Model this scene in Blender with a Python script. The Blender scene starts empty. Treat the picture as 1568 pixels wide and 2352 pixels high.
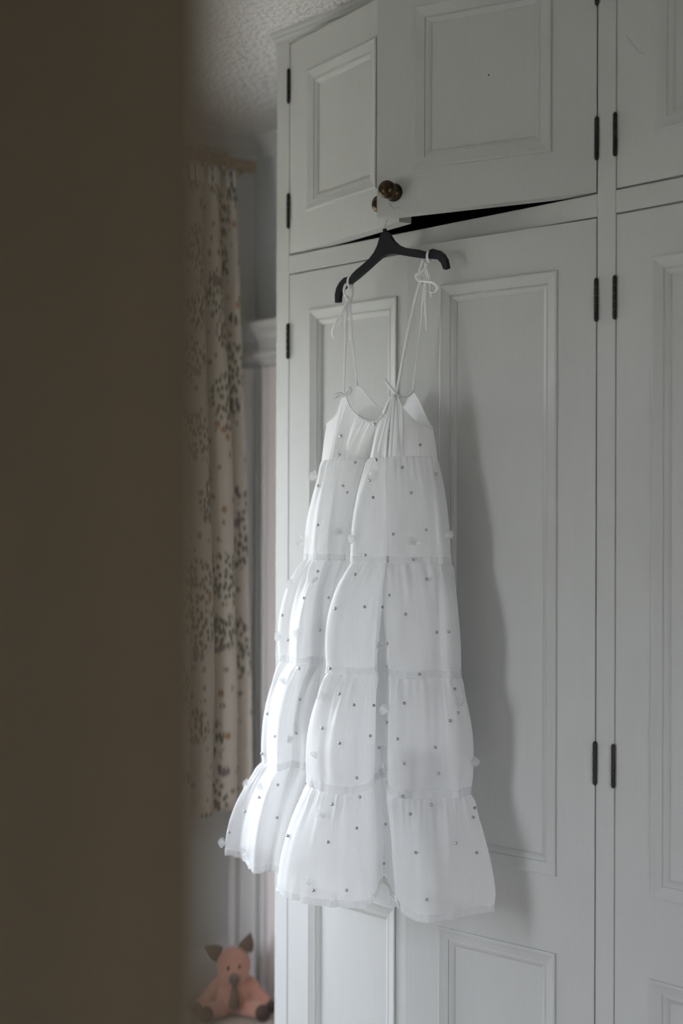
import bpy, bmesh, math, random
from mathutils import Vector, Matrix, noise
from mathutils.bvhtree import BVHTree
random.seed(7)
sc = bpy.context.scene
COL = sc.collection

# ------------------------------------------------------------------ camera, sky, exposure
FPX, CAMD, CAMZ, ANG = 3267.0, 2.24, 1.45, math.radians(43.35)
CA, SA, ROLL = math.cos(ANG), math.sin(ANG), 0.00286
cam = bpy.data.cameras.new('camera'); camo = bpy.data.objects.new('camera', cam); COL.objects.link(camo)
cam.sensor_width = 36; cam.lens = 50; cam.shift_y = 14/2352; cam.clip_start = .02
camo.location = (0, -CAMD, CAMZ)
camo.rotation_euler = (Vector((-CA, SA, 0)).to_track_quat('-Z', 'Y').to_matrix() @ Matrix.Rotation(ROLL, 3, 'Z')).to_euler()
cam.dof.use_dof = True; cam.dof.focus_distance = 2.93; cam.dof.aperture_fstop = 1.5
sc.camera = camo

world = bpy.data.worlds.new('overcast_sky'); sc.world = world; world.use_nodes = True
bg = world.node_tree.nodes['Background']; bg.inputs[1].default_value = 5.0
# overcast sky: three times brighter overhead than at the horizon
_n = world.node_tree.nodes; _l = world.node_tree.links
_tc = _n.new('ShaderNodeTexCoord'); _sx = _n.new('ShaderNodeSeparateXYZ'); _r = _n.new('ShaderNodeValToRGB')
_r.color_ramp.elements[0].position = 0; _r.color_ramp.elements[0].color = (.42, .435, .455, 1)
_r.color_ramp.elements[1].position = 1; _r.color_ramp.elements[1].color = (1.04, 1.19, 1.40, 1)
_l.new(_tc.outputs['Generated'], _sx.inputs[0]); _l.new(_sx.outputs['Z'], _r.inputs[0]); _l.new(_r.outputs[0], bg.inputs[0])
sc.view_settings.view_transform = 'Standard'; sc.view_settings.look = 'None'
sc.view_settings.gamma = 1; sc.view_settings.use_curve_mapping = False
sc.view_settings.exposure = 3.14

WX = -3.408                                # face of the left wall
WIN = (-1.00, -.02, .62, 1.95)               # window behind the curtains in the left wall: y0, y1, z0, z1
FY = -2.72                                 # room face of the front wall
WIF = (-3.02, -2.56, .55, 1.95)            # window in the front wall: x0, x1, z0, z1
def portal(loc, rot, sx, sy):
    pl = bpy.data.lights.new('window_portal', 'AREA'); o = bpy.data.objects.new('window_portal', pl); COL.objects.link(o)
    pl.shape = 'RECTANGLE'; pl.size = sx; pl.size_y = sy; pl.cycles.is_portal = True; o.location = loc; o.rotation_euler = rot
portal((WX-.20, (WIN[0]+WIN[1])/2, (WIN[2]+WIN[3])/2), (0, math.radians(-90), 0), WIN[3]-WIN[2], WIN[1]-WIN[0])
WIR = (-2.06, -1.46, .70, 1.76)              # small unseen window added in the right wall for fill light: y0, y1, z0, z1
portal((1.20, (WIR[0]+WIR[1])/2, (WIR[2]+WIR[3])/2), (0, math.radians(90), 0), WIR[3]-WIR[2], WIR[1]-WIR[0])
portal(((WIF[0]+WIF[1])/2, FY-.20, (WIF[2]+WIF[3])/2), (math.radians(90), 0, 0), WIF[1]-WIF[0], WIF[3]-WIF[2])

# ------------------------------------------------------------------ photo geometry helper (rays from the camera station)
def ray(px, py):
    dx, dy = px-784, py-1176
    a = (dx+ROLL*dy)/FPX; b = (14-(dy-ROLL*dx))/FPX
    return Vector((-CA+SA*a, SA+CA*a, b))
EYE = Vector((0, -CAMD, CAMZ))
def atY(px, py, Y):
    d = ray(px, py); return EYE + d*((Y+CAMD)/d.y)
def atYz(px, Y, z):                        # point on a level z at depth Y under the column px
    y = 1176
    for _ in range(4):
        p = atY(px, y, Y); w = -CA*p.x+SA*(p.y+CAMD); y = 1190-(z-CAMZ)/w*FPX
    return atY(px, y, Y)

# ------------------------------------------------------------------ materials
def mat(name, col, rough=.5, metal=0, **k):
    m = bpy.data.materials.new(name); m.use_nodes = True
    b = m.node_tree.nodes['Principled BSDF']
    b.inputs['Base Color'].default_value = (*col, 1); b.inputs['Roughness'].default_value = rough; b.inputs['Metallic'].default_value = metal
    for kk, v in k.items(): b.inputs[kk.replace('_', ' ')].default_value = v
    return m
def N(m, t, **k):
    n = m.node_tree.nodes.new(t)
    for a, v in k.items(): setattr(n, a, v)
    return n
def L(m, a, b): m.node_tree.links.new(a, b)
def bump(m, scale, strength, dist=.002, detail=4, stretch=None):
    b = m.node_tree.nodes['Principled BSDF']
    tc = N(m, 'ShaderNodeTexCoord'); mp = N(m, 'ShaderNodeMapping'); nz = N(m, 'ShaderNodeTexNoise'); bp = N(m, 'ShaderNodeBump')
    if stretch: mp.inputs['Scale'].default_value = stretch
    nz.inputs['Scale'].default_value = scale; nz.inputs['Detail'].default_value = detail
    bp.inputs['Strength'].default_value = strength; bp.inputs['Distance'].default_value = dist
    L(m, tc.outputs['Object'], mp.inputs[0]); L(m, mp.outputs[0], nz.inputs['Vector']); L(m, nz.outputs['Fac'], bp.inputs['Height']); L(m, bp.outputs[0], b.inputs['Normal'])
    return nz
def tint(m, nz, c0, c1, lo=.35, hi=.65):
    r = N(m, 'ShaderNodeValToRGB'); r.color_ramp.elements[0].position = lo; r.color_ramp.elements[1].position = hi
    r.color_ramp.elements[0].color = (*c0, 1); r.color_ramp.elements[1].color = (*c1, 1)
    L(m, nz.outputs['Fac'], r.inputs[0]); L(m, r.outputs[0], m.node_tree.nodes['Principled BSDF'].inputs['Base Color'])

PAINT = mat('wardrobe_paint', (.48, .48, .465), .55, Specular_IOR_Level=.28)
nz = bump(PAINT, 9, .035, .003, 8, (18, 18, 1.2)); tint(PAINT, nz, (.475, .475, .458), (.487, .487, .47))
DARKIN = mat('interior_painted_shade', (.06, .06, .065), .8); bump(DARKIN, 30, .1)  # dark colour stands in for the unlit shade inside the cupboards
BRONZE = mat('aged_bronze', (.105, .075, .045), .28, 1.0); nz = bump(BRONZE, 60, .05); tint(BRONZE, nz, (.035, .026, .018), (.095, .066, .036))
HINGE = mat('dark_hinge_metal', (.035, .03, .028), .45, .8); bump(HINGE, 200, .2, .0005)
PLASTIC = mat('black_plastic', (.008, .008, .012), .42, Specular_IOR_Level=.25); bump(PLASTIC, 90, .05, .0005)
WIRE = mat('steel_wire', (.55, .55, .53), .3, 1.0); bump(WIRE, 100, .02)
CEIL = mat('stippled_ceiling', (.70, .675, .655), .9); bump(CEIL, 75, 1.0, .014, 3)
WALLP = mat('grey_wall_paint', (.68, .69, .69), .8); bump(WALLP, 60, .15, .002)
TRIMP = mat('white_trim_paint', (.72, .70, .69), .4); bump(TRIMP, 20, .05)
PINKP = mat('blush_door_paint', (.86, .79, .77), .5); bump(PINKP, 20, .05)
CARPET = mat('taupe_carpet', (.45, .39, .34), .95); nz = bump(CARPET, 400, .8, .006); tint(CARPET, nz, (.46, .39, .33), (.55, .48, .41))
BROWN = mat('brown_door_wood', (.085, .064, .042), .8, Specular_IOR_Level=.05); nz = bump(BROWN, 3, .15, .002, 8, (12, 12, .6)); tint(BROWN, nz, (.052, .040, .026), (.062, .047, .031))
POLEW = mat('pale_wood_pole', (.50, .38, .27), .45); nz = bump(POLEW, 4, .1, .001, 6, (20, 1, 20)); tint(POLEW, nz, (.42, .31, .21), (.56, .44, .32))
GRASS = mat('outdoor_lawn', (.16, .17, .10), .95); nz = bump(GRASS, .6, .3); tint(GRASS, nz, (.15, .14, .09), (.22, .19, .14))
PEARL = mat('silver_pearl', (.50, .50, .52), .16, 1.0); bump(PEARL, 50, .02)
PIGM = mat('pink_plush', (.50, .235, .17), .95, Sheen_Weight=.4); nz = bump(PIGM, 260, .6, .004); tint(PIGM, nz, (.44, .20, .145), (.56, .275, .20))
PIGD = mat('dark_plush', (.075, .05, .042), .9); bump(PIGD, 220, .5, .003)
PIGE = mat('ear_plush', (.13, .09, .065), .9); bump(PIGE, 220, .5, .003)
PIGS = mat('snout_plush', (.15, .125, .10), .9); bump(PIGS, 220, .4, .003)
BEAD = mat('black_bead', (.01, .01, .01), .15); bump(BEAD, 50, .01)

def fabric(name, col, transp, transl, rough=.5, gloss=.04):
    m = bpy.data.materials.new(name); m.use_nodes = True; nt = m.node_tree; nt.nodes.clear()
    out = nt.nodes.new('ShaderNodeOutputMaterial')
    d = nt.nodes.new('ShaderNodeBsdfDiffuse'); t = nt.nodes.new('ShaderNodeBsdfTranslucent'); g = nt.nodes.new('ShaderNodeBsdfGlossy'); tr = nt.nodes.new('ShaderNodeBsdfTransparent')
    tc = nt.nodes.new('ShaderNodeTexCoord'); mp = nt.nodes.new('ShaderNodeMapping'); mp.inputs['Scale'].default_value = (60, 60, 2.5)
    nz = nt.nodes.new('ShaderNodeTexNoise'); nz.inputs['Scale'].default_value = 6; nz.inputs['Detail'].default_value = 5
    rp = nt.nodes.new('ShaderNodeValToRGB'); rp.color_ramp.elements[0].position = .3; rp.color_ramp.elements[1].position = .7
    rp.color_ramp.elements[0].color = (*[c*.96 for c in col], 1); rp.color_ramp.elements[1].color = (*col, 1)
    bp = nt.nodes.new('ShaderNodeBump'); bp.inputs['Strength'].default_value = .12; bp.inputs['Distance'].default_value = .001
    lk = nt.links.new
    lk(tc.outputs['Object'], mp.inputs[0]); lk(mp.outputs[0], nz.inputs['Vector']); lk(nz.outputs['Fac'], rp.inputs[0]); lk(nz.outputs['Fac'], bp.inputs['Height'])
    lk(rp.outputs[0], d.inputs['Color']); lk(rp.outputs[0], t.inputs['Color'])
    g.inputs['Roughness'].default_value = rough; g.inputs['Color'].default_value = (1, 1, 1, 1)
    for s in (d, g): lk(bp.outputs[0], s.inputs['Normal'])
    def mix(f, a, b):
        x = nt.nodes.new('ShaderNodeMixShader'); x.inputs[0].default_value = f; lk(a, x.inputs[1]); lk(b, x.inputs[2]); return x.outputs[0]
    s = mix(transl, d.outputs[0], t.outputs[0]); s = mix(gloss, s, g.outputs[0]); s = mix(transp, s, tr.outputs[0])
    lk(s, out.inputs[0]); return m
ORG = fabric('white_organza', (.95, .95, .95), .29, .34)
BOD = fabric('white_bodice_cloth', (.92, .92, .915), .06, .35)
LIN = fabric('white_lining_cloth', (.93, .93, .925), .08, .25)
BAND = fabric('organza_seam_band', (.86, .86, .865), .68, .25)
PETAL = fabric('organza_petal_cloth', (.84, .845, .85), .52, .35)  # greyer than the organza: shading of the extra layers put into the colour
SATIN = fabric('white_satin_ribbon', (.94, .94, .94), 0, .45, .35, .08)

def glass_mat():
    m = bpy.data.materials.new('window_glass'); m.use_nodes = True; nt = m.node_tree; nt.nodes.clear()
    o = nt.nodes.new('ShaderNodeOutputMaterial'); t = nt.nodes.new('ShaderNodeBsdfTransparent'); g = nt.nodes.new('ShaderNodeBsdfGlossy'); g.inputs['Roughness'].default_value = .02
    x = nt.nodes.new('ShaderNodeMixShader'); x.inputs[0].default_value = .06
    nt.links.new(t.outputs[0], x.inputs[1]); nt.links.new(g.outputs[0], x.inputs[2]); nt.links.new(x.outputs[0], o.inputs[0]); return m
GLASS = glass_mat()

def curtain_mat():
    m = mat('printed_linen', (.55, .50, .44), .9); b = m.node_tree.nodes['Principled BSDF']
    uv = N(m, 'ShaderNodeUVMap')
    def vor(scale, off, sx=1, sy=1, rnd=1):
        mp = N(m, 'ShaderNodeMapping'); mp.inputs['Location'].default_value = (*off, 0); mp.inputs['Scale'].default_value = (sx, sy, 1)
        v = N(m, 'ShaderNodeTexVoronoi'); v.inputs['Scale'].default_value = scale; v.inputs['Randomness'].default_value = rnd; v.voronoi_dimensions = '2D'
        L(m, uv.outputs[0], mp.inputs[0]); L(m, mp.outputs[0], v.inputs['Vector']); return v
    def thr(sock, lo, hi):
        r = N(m, 'ShaderNodeMapRange'); r.inputs['From Min'].default_value = lo; r.inputs['From Max'].default_value = hi; r.inputs['To Min'].default_value = 1; r.inputs['To Max'].default_value = 0
        L(m, sock, r.inputs['Value']); return r.outputs[0]
    def mul(a, c):
        x = N(m, 'ShaderNodeMath', operation='MULTIPLY'); L(m, a, x.inputs[0]); L(m, c, x.inputs[1]); return x.outputs[0]
    cur = None
    def layer(prev, fac, col):
        x = N(m, 'ShaderNodeMix', data_type='RGBA'); L(m, fac, x.inputs[0]); x.inputs[7].default_value = (*col, 1)
        if prev is None: x.inputs[6].default_value = (.60, .54, .475, 1)
        else: L(m, prev, x.inputs[6])
        return x.outputs[2]
    clump = thr(vor(5.6, (.2, .1), 1, .75).outputs['Distance'], .27, .33)       # leafy bushes
    leaf = thr(vor(78, (.0, .0), 1, .55).outputs['Distance'], .30, .42)
    cur = layer(cur, mul(clump, leaf), (.135, .15, .115))
    clump2 = thr(vor(5.0, (3.3, 1.7), 1, .7).outputs['Distance'], .16, .22)     # darker foliage
    leaf2 = thr(vor(95, (.4, .2), 1, .4).outputs['Distance'], .34, .46)
    cur = layer(cur, mul(clump2, leaf2), (.10, .115, .095))
    spr = thr(vor(18, (.7, .9), 1, 1, .7).outputs['Distance'], .12, .17)        # small sprigs
    lf3 = thr(vor(90, (.1, .3), 1, .35).outputs['Distance'], .36, .5)
    cur = layer(cur, mul(spr, lf3), (.20, .19, .16))
    fl = thr(vor(8.5, (5.1, 2.2), 1, .7).outputs['Distance'], .055, .075)        # orange flowers
    cur = layer(cur, fl, (.36, .20, .11))
    pf = thr(vor(5.5, (9.1, 4.4), 1, 1.3).outputs['Distance'], .11, .15)        # violet tufts
    lf4 = thr(vor(80, (.8, .3), 1, .3).outputs['Distance'], .4, .5)
    cur = layer(cur, mul(pf, lf4), (.15, .12, .15))
    L(m, cur, b.inputs['Base Color']); return m
CURT = curtain_mat()

# ------------------------------------------------------------------ mesh helpers
def link(name, me, m, parent=None, smooth=False):
    o = bpy.data.objects.new(name, me); COL.objects.link(o)
    if m and not me.materials: me.materials.append(m)
    if smooth:
        for p in me.polygons: p.use_smooth = True
    if parent:
        o.parent = parent; o.matrix_parent_inverse = wm(parent).inverted()
    return o
WM = {}
def wm(o): return WM.get(o.name, Matrix())
def tag(o, label=None, cat=None, group=None, kind=None):
    if label: o['label'] = label
    if cat: o['category'] = cat
    if group: o['group'] = group
    if kind: o['kind'] = kind
    return o
def empty(name, loc, rz=0):
    o = bpy.data.objects.new(name, None); COL.objects.link(o); o.empty_display_size = .05
    o.location = loc; o.rotation_euler = (0, 0, rz)
    WM[o.name] = Matrix.Translation(loc) @ Matrix.Rotation(rz, 4, 'Z'); return o
def bm_box(bm, x0, x1, y0, y1, z0, z1):
    v = [bm.verts.new((x, y, z)) for z in (z0, z1) for y in (y0, y1) for x in (x0, x1)]
    for f in ((0,2,3,1),(4,5,7,6),(0,1,5,4),(2,6,7,3),(0,4,6,2),(1,3,7,5)): bm.faces.new([v[i] for i in f])
def fin(bm, name):
    bmesh.ops.recalc_face_normals(bm, faces=bm.faces); me = bpy.data.meshes.new(name); bm.to_mesh(me); bm.free(); return me
def boxes(name, lst, m, parent=None, bevel=0):
    bm = bmesh.new()
    for b in lst: bm_box(bm, *b)
    o = link(name, fin(bm, name), m, parent)
    if bevel:
        md = o.modifiers.new('bevel', 'BEVEL'); md.width = bevel; md.segments = 2; md.limit_method = 'ANGLE'
    return o
def struct(name, lst, m, bevel=0): return tag(boxes(name, lst, m, None, bevel), kind='structure')
def lathe(prof, n=28, axis='y-'):          # profile (radius, height) -> mesh around -Y
    bm = bmesh.new(); rings = []
    for r, h in prof:
        rings.append([bm.verts.new((r*math.cos(a), -h, r*math.sin(a))) for a in [2*math.pi*i/n for i in range(n)]])
    for a, b in zip(rings, rings[1:]):
        for i in range(n): bm.faces.new((a[i], a[(i+1)%n], b[(i+1)%n], b[i]))
    bm.faces.new(rings[0]); bm.faces.new(rings[-1]); return bm
def tube_bm(bm, pts, rad, n=8, closed=False):
    pts = [Vector(p) for p in pts]; k = len(pts); rings = []
    up = Vector((.13, .31, .94))
    for i, p in enumerate(pts):
        t = (pts[(i+1)%k]-pts[i-1]) if closed else (pts[min(i+1, k-1)]-pts[max(i-1, 0)])
        t.normalize(); a = t.cross(up)
        if a.length < 1e-3: a = t.cross(Vector((1, 0, 0)))
        a.normalize(); b = t.cross(a); r = rad[i] if isinstance(rad, (list, tuple)) else rad
        rings.append([bm.verts.new(p+r*(math.cos(q)*a+math.sin(q)*b)) for q in [2*math.pi*j/n for j in range(n)]])
    for i in range(k if closed else k-1):
        a, b = rings[i], rings[(i+1)%k]
        for j in range(n): bm.faces.new((a[j], a[(j+1)%n], b[(j+1)%n], b[j]))
    if not closed: bm.faces.new(rings[0]); bm.faces.new(rings[-1])
def cr(p0, p1, p2, p3, t):
    return .5*((2*p1)+(p2-p0)*t+(2*p0-5*p1+4*p2-p3)*t*t+(3*p1-p0-3*p2+p3)*t**3)
def spline(pts, n):                        # open Catmull-Rom
    P = [Vector(p) for p in pts]; P = [2*P[0]-P[1]]+P+[2*P[-1]-P[-2]]; out = []
    for i in range(1, len(P)-2):
        for k in range(n): out.append(cr(P[i-1], P[i], P[i+1], P[i+2], k/n))
    out.append(P[-2]); return out

# ------------------------------------------------------------------ the room
CEILZ = 2.62
FL = struct('floor', [(-3.66, 1.15, -2.95, .75, -.1, 0), (-1.72, 1.15, -4.2, -2.95, -.1, 0)], CARPET)
struct('ceiling', [(-3.66, 1.15, -2.95, .75, CEILZ, CEILZ+.1), (-1.72, 1.15, -4.2, -2.95, CEILZ, CEILZ+.1)], CEIL)
y0, y1, z0, z1 = WIN
struct('wall_left', [(WX-.25, WX, -2.95, y0, 0, CEILZ), (WX-.25, WX, y1, .9, 0, CEILZ), (WX-.25, WX, y0, y1, 0, z0), (WX-.25, WX, y0, y1, z1, CEILZ)], WALLP)
struct('wall_back', [(WX, 1.3, .603, .75, 0, CEILZ)], WALLP)
struct('wall_right', [(1.0, 1.15, -4.2, WIR[0], 0, CEILZ), (1.0, 1.15, WIR[1], .603, 0, CEILZ), (1.0, 1.15, WIR[0], WIR[1], 0, WIR[2]), (1.0, 1.15, WIR[0], WIR[1], WIR[3], CEILZ)], WALLP)
fx0, fx1, fz0, fz1 = WIF
struct('wall_front', [(WX, fx0, FY-.23, FY, 0, CEILZ), (fx0, fx1, FY-.23, FY, 0, fz0), (fx0, fx1, FY-.23, FY, fz1, CEILZ), (fx1, -.66, FY-.23, FY, 0, CEILZ), (.20, 1.0, FY-.23, FY, 0, CEILZ), (-.66, .20, FY-.23, FY, 2.03, CEILZ)], WALLP)
struct('wall_hall', [(-1.6, 1.0, -4.2, -4.08, 0, CEILZ), (-1.72, -1.6, -4.2, FY-.23, 0, CEILZ)], WALLP)
struct('trim_1', [(-.72, -.66, -2.72, -2.70, 0, 2.09), (.20, .26, -2.72, -2.70, 0, 2.09), (-.66, .20, -2.72, -2.70, 2.03, 2.09)], TRIMP, .004)
# picture of the ceiling edge: small coving on the window wall and the alcove wall
def extr(name, prof, axis, a, b, m, org):  # profile (out, z) extruded along axis
    bm = bmesh.new(); R = []
    for s in (a, b):
        R.append([bm.verts.new((org+o, s, z) if axis == 'y' else (s, org-o, z)) for o, z in prof])
    k = len(prof)
    for i in range(k): bm.faces.new((R[0][i], R[0][(i+1)%k], R[1][(i+1)%k], R[1][i]))
    bm.faces.new(R[0]); bm.faces.new(R[1])
    return link(name, fin(bm, name), m)
cov = [(0, CEILZ), (.05, CEILZ), (.048, CEILZ-.012), (.03, CEILZ-.022), (.016, CEILZ-.038), (.012, CEILZ-.052), (0, CEILZ-.055)]
tag(extr('trim_2', cov, 'y', -2.72, .603, TRIMP, WX), kind='structure')
tag(extr('trim_3', cov, 'x', WX+.05, -2.604, TRIMP, .603), kind='structure')
sk = [(0, 0), (.022, 0), (.022, .115), (.017, .122), (.017, .132), (.010, .148), (.006, .156), (0, .156)]
tag(extr('baseboard_left', sk, 'y', -2.72, .497, TRIMP, WX), kind='structure')
tag(extr('baseboard_right', [(-o, z) for o, z in sk], 'y', -2.72, .603, TRIMP, 1.0), kind='structure')
tag(extr('baseboard_back', sk, 'x', .30, .975, TRIMP, .603), kind='structure')

# two sash windows and the added fill window, built in wall-local coordinates (u along the wall, d out of the room)
def window(name, place, u0, u1, z0, z1):
    def bx(nm, lst, m, parent=None, bv=0):
        bm = bmesh.new()
        for (a, b, d0, d1, c, e) in lst: bm_box(bm, a, b, d0, d1, c, e)
        for v in bm.verts: v.co = place(*v.co)
        o = link(nm, fin(bm, nm), m, parent)
        if bv: md = o.modifiers.new('bevel', 'BEVEL'); md.width = bv; md.segments = 2
        return o
    zm, um = (z0+z1)/2, (u0+u1)/2
    w = tag(bx(name, [(u0, u0+.04, .06, .14, z0, z1), (u1-.04, u1, .06, .14, z0, z1), (u0+.04, u1-.04, .06, .14, z0, z0+.05), (u0+.04, u1-.04, .06, .14, z1-.04, z1), (u0+.04, u1-.04, .07, .13, zm-.018, zm+.018)], TRIMP, None, .003), kind='structure')
    for za, zb in ((z0+.05, zm-.018), (zm+.018, z1-.04)):
        bx('glazing_bar', [(um-.010, um+.010, .085, .12, za, zb)], TRIMP, w)
        for a, b in ((u0+.04, um-.010), (um+.010, u1-.04)): bx('pane', [(a, b, .099, .103, za, zb)], GLASS, w)
    bx('window_sill', [(u0-.02, u1+.02, -.045, .06, z0-.03, z0)], TRIMP, w, .005)
    bx('window_casing', [(u0-.045, u0, -.02, 0, z0, z1+.07), (u1, u1+.045, -.02, 0, z0, z1+.07), (u0, u1, -.02, 0, z1, z1+.07)], TRIMP, w, .004)
    return w
window('window_1', lambda u, d, z: Vector((WX-d, u, z)), *WIN)
window('fill_window', lambda u, d, z: Vector((1.0+d, u, z)), *WIR)
window('window_2', lambda u, d, z: Vector((u, FY-d, z)), *WIF)
tag(boxes('lawn', [(-60, 40, -60, 40, -3.3, -3.1)], GRASS), kind='structure')

# panelled door casing on the alcove wall
dr = tag(boxes('door_1', [(-3.279, -2.735, .535, .603, 0.005, 1.905)], PINKP), kind='structure')
arch = [(0, 0), (0, .085), (.022, .090), (.032, .084), (.034, .066), (.046, .066), (.052, .080), (.062, .084), (.070, .072), (.080, .060), (.092, .058), (.098, .066), (.106, .066), (.112, .045), (.128, .040), (.128, 0)]
def arch_side(xa, sgn):
    bm = bmesh.new(); R = []
    for z in (0, 1.905): R.append([bm.verts.new((xa+sgn*a, .603-b*1.23, z)) for a, b in arch])
    k = len(arch)
    for i in range(k): bm.faces.new((R[0][i], R[0][(i+1)%k], R[1][(i+1)%k], R[1][i]))
    bm.faces.new(R[0]); bm.faces.new(R[1])
    return link('architrave', fin(bm, 'architrave'), TRIMP, dr)
arch_side(-3.407, 1); arch_side(-2.606, -1)
head = [(0, 1.905), (.060, 1.905), (.075, 1.912), (.080, 1.925), (.105, 1.93), (.105, 1.945), (.085, 1.952), (.085, 1.985), (.094, 1.99), (.10, 2.005), (.118, 2.018), (.122, 2.036), (0, 2.036)]
hd = extr('door_head', head, 'x', -3.407, -2.606, TRIMP, .603); hd.parent = dr
boxes('door_bead', [(-3.279, -3.262, .520, .535, .005, 1.905)], TRIMP, dr, .004)

# open room door beside the camera (its edge blurs across the left of the picture)
ed, hg = Vector((-.3281, -1.9758, 0)), Vector((-.62, -2.700, 0)); dv = (ed-hg).normalized(); nv = Vector((dv.y, -dv.x, 0))
def slab(name, s0, s1, n0, n1, za, zb, m, parent=None, bevel=.002):
    bm = bmesh.new(); bm_box(bm, s0, s1, n0, n1, za, zb)
    for v in bm.verts: v.co = hg + dv*v.co.x + nv*v.co.y + Vector((0, 0, v.co.z))
    o = link(name, fin(bm, name), m, parent)
    md = o.modifiers.new('bevel', 'BEVEL'); md.width = bevel; md.segments = 2
    return o
LW = (ed-hg).length
d2 = tag(slab('door_2', 0, LW, -.040, 0, .008, 2.02, BROWN), kind='structure')
for za, zb in ((.22, .80), (1.02, 1.86)):
    for s0, s1 in ((.10, .355), (.42, .67)): slab('door_panel', s0, s1, 0, .006, za, zb, BROWN, d2, .004)
slab('lock_plate', .69, .74, 0, .003, .88, 1.06, BRONZE, d2, .001)
kb = lathe([(.01, 0), (.01, .03), (.022, .038), (.027, .05), (.024, .062), (.01, .068)], 20)
me = fin(kb, 'door_knob'); M = Matrix((( dv.x, -nv.x, 0, 0), (dv.y, -nv.y, 0, 0), (0, 0, 1, 0), (0, 0, 0, 1))); me.transform(Matrix.Translation(hg+dv*.715+nv*.002+Vector((0, 0, 1.0))) @ M)
link('door_knob', me, BRONZE, d2, True)

# unseen hall pendant, added to brighten the brown door and warm the fill
HL = tag(empty('hall_fill_lamp', (.05, -3.5, 2.05)), 'added unseen fill lamp, a round opal glass pendant in the hall', 'lamp')
OPAL = mat('fill_lamp_glass', (.9, .85, .75), .4, Emission_Color=(1, .78, .56, 1), Emission_Strength=.9)
bm = bmesh.new(); bmesh.ops.create_uvsphere(bm, u_segments=24, v_segments=16, radius=.11, matrix=Matrix.Translation((.05, -3.5, 2.05))); link('globe', fin(bm, 'globe'), OPAL, HL, True)
bm = bmesh.new(); tube_bm(bm, [(.05, -3.5, 2.15), (.05, -3.5, 2.19)], .035, 16); link('lamp_holder', fin(bm, 'lamp_holder'), BRONZE, HL)
bm = bmesh.new(); tube_bm(bm, [(.05, -3.5, 2.19), (.05, -3.5, 2.60)], .004, 8); link('flex', fin(bm, 'flex'), PLASTIC, HL)
bm = bmesh.new(); tube_bm(bm, [(.05, -3.5, 2.59), (.05, -3.5, 2.62)], [.05, .045], 20); link('ceiling_rose', fin(bm, 'ceiling_rose'), TRIMP, HL)

# ------------------------------------------------------------------ the wardrobe
WR = tag(empty('wardrobe', (-1.16, .30, 0)), 'built-in white panelled wardrobe with overhead cupboards reaching the ceiling', 'wardrobe')
BAYS = [(-2.558, -1.657), (-1.614, -.713), (-.670, .231)]
STX = [(-2.604, -2.558), (-1.657, -1.614), (-.713, -.670), (.231, .276)]
for a, b in STX: boxes('stile', [(a, b, 0, .03, .0, 2.60)], PAINT, WR, .0015)
for a, b in BAYS:
    boxes('middle_rail', [(a, b, 0, .03, 2.033, 2.077)], PAINT, WR, .0015)
    boxes('top_rail', [(a, b, 0, .03, 2.583, 2.60)], PAINT, WR, .0015)
    boxes('plinth', [(a, b, 0.0, .03, 0, .098)], PAINT, WR, .0015)
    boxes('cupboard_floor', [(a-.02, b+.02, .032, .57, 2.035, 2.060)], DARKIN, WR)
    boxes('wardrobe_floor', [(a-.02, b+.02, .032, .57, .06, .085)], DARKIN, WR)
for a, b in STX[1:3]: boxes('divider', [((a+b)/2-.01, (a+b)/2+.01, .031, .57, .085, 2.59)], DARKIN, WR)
boxes('side_panel', [(-2.604, -2.585, .03, .60, 0, 2.60)], PAINT, WR, .001)
boxes('side_panel', [(.257, .276, .03, .60, 0, 2.60)], PAINT, WR, .001)
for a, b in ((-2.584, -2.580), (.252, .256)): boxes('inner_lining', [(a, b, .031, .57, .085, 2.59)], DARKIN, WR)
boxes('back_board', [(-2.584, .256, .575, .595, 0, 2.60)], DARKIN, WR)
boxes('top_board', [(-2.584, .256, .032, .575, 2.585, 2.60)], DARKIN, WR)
# cornice with a return at the free end
cp = [(0, 2.590), (.003, 2.590), (.004, 2.597), (.008, 2.600), (.009, 2.608), (.012, 2.611), (.013, 2.6195), (0, 2.6195)]
bm = bmesh.new(); rings = []
path = [((.276, 0), (0, -1)), ((-2.604, 0), (-1, -1)), ((-2.604, .60), (-1, 0))]
for (x, y), (nx, ny) in path: rings.append([bm.verts.new((x+nx*o, y+ny*o, z)) for o, z in cp])
for a, b in zip(rings, rings[1:]):
    for i in range(len(cp)): bm.faces.new((a[i], a[(i+1)%len(cp)], b[(i+1)%len(cp)], b[i]))
bm.faces.new(rings[0]); bm.faces.new(rings[-1])
link('cornice', fin(bm, 'cornice'), PAINT, WR)

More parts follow.
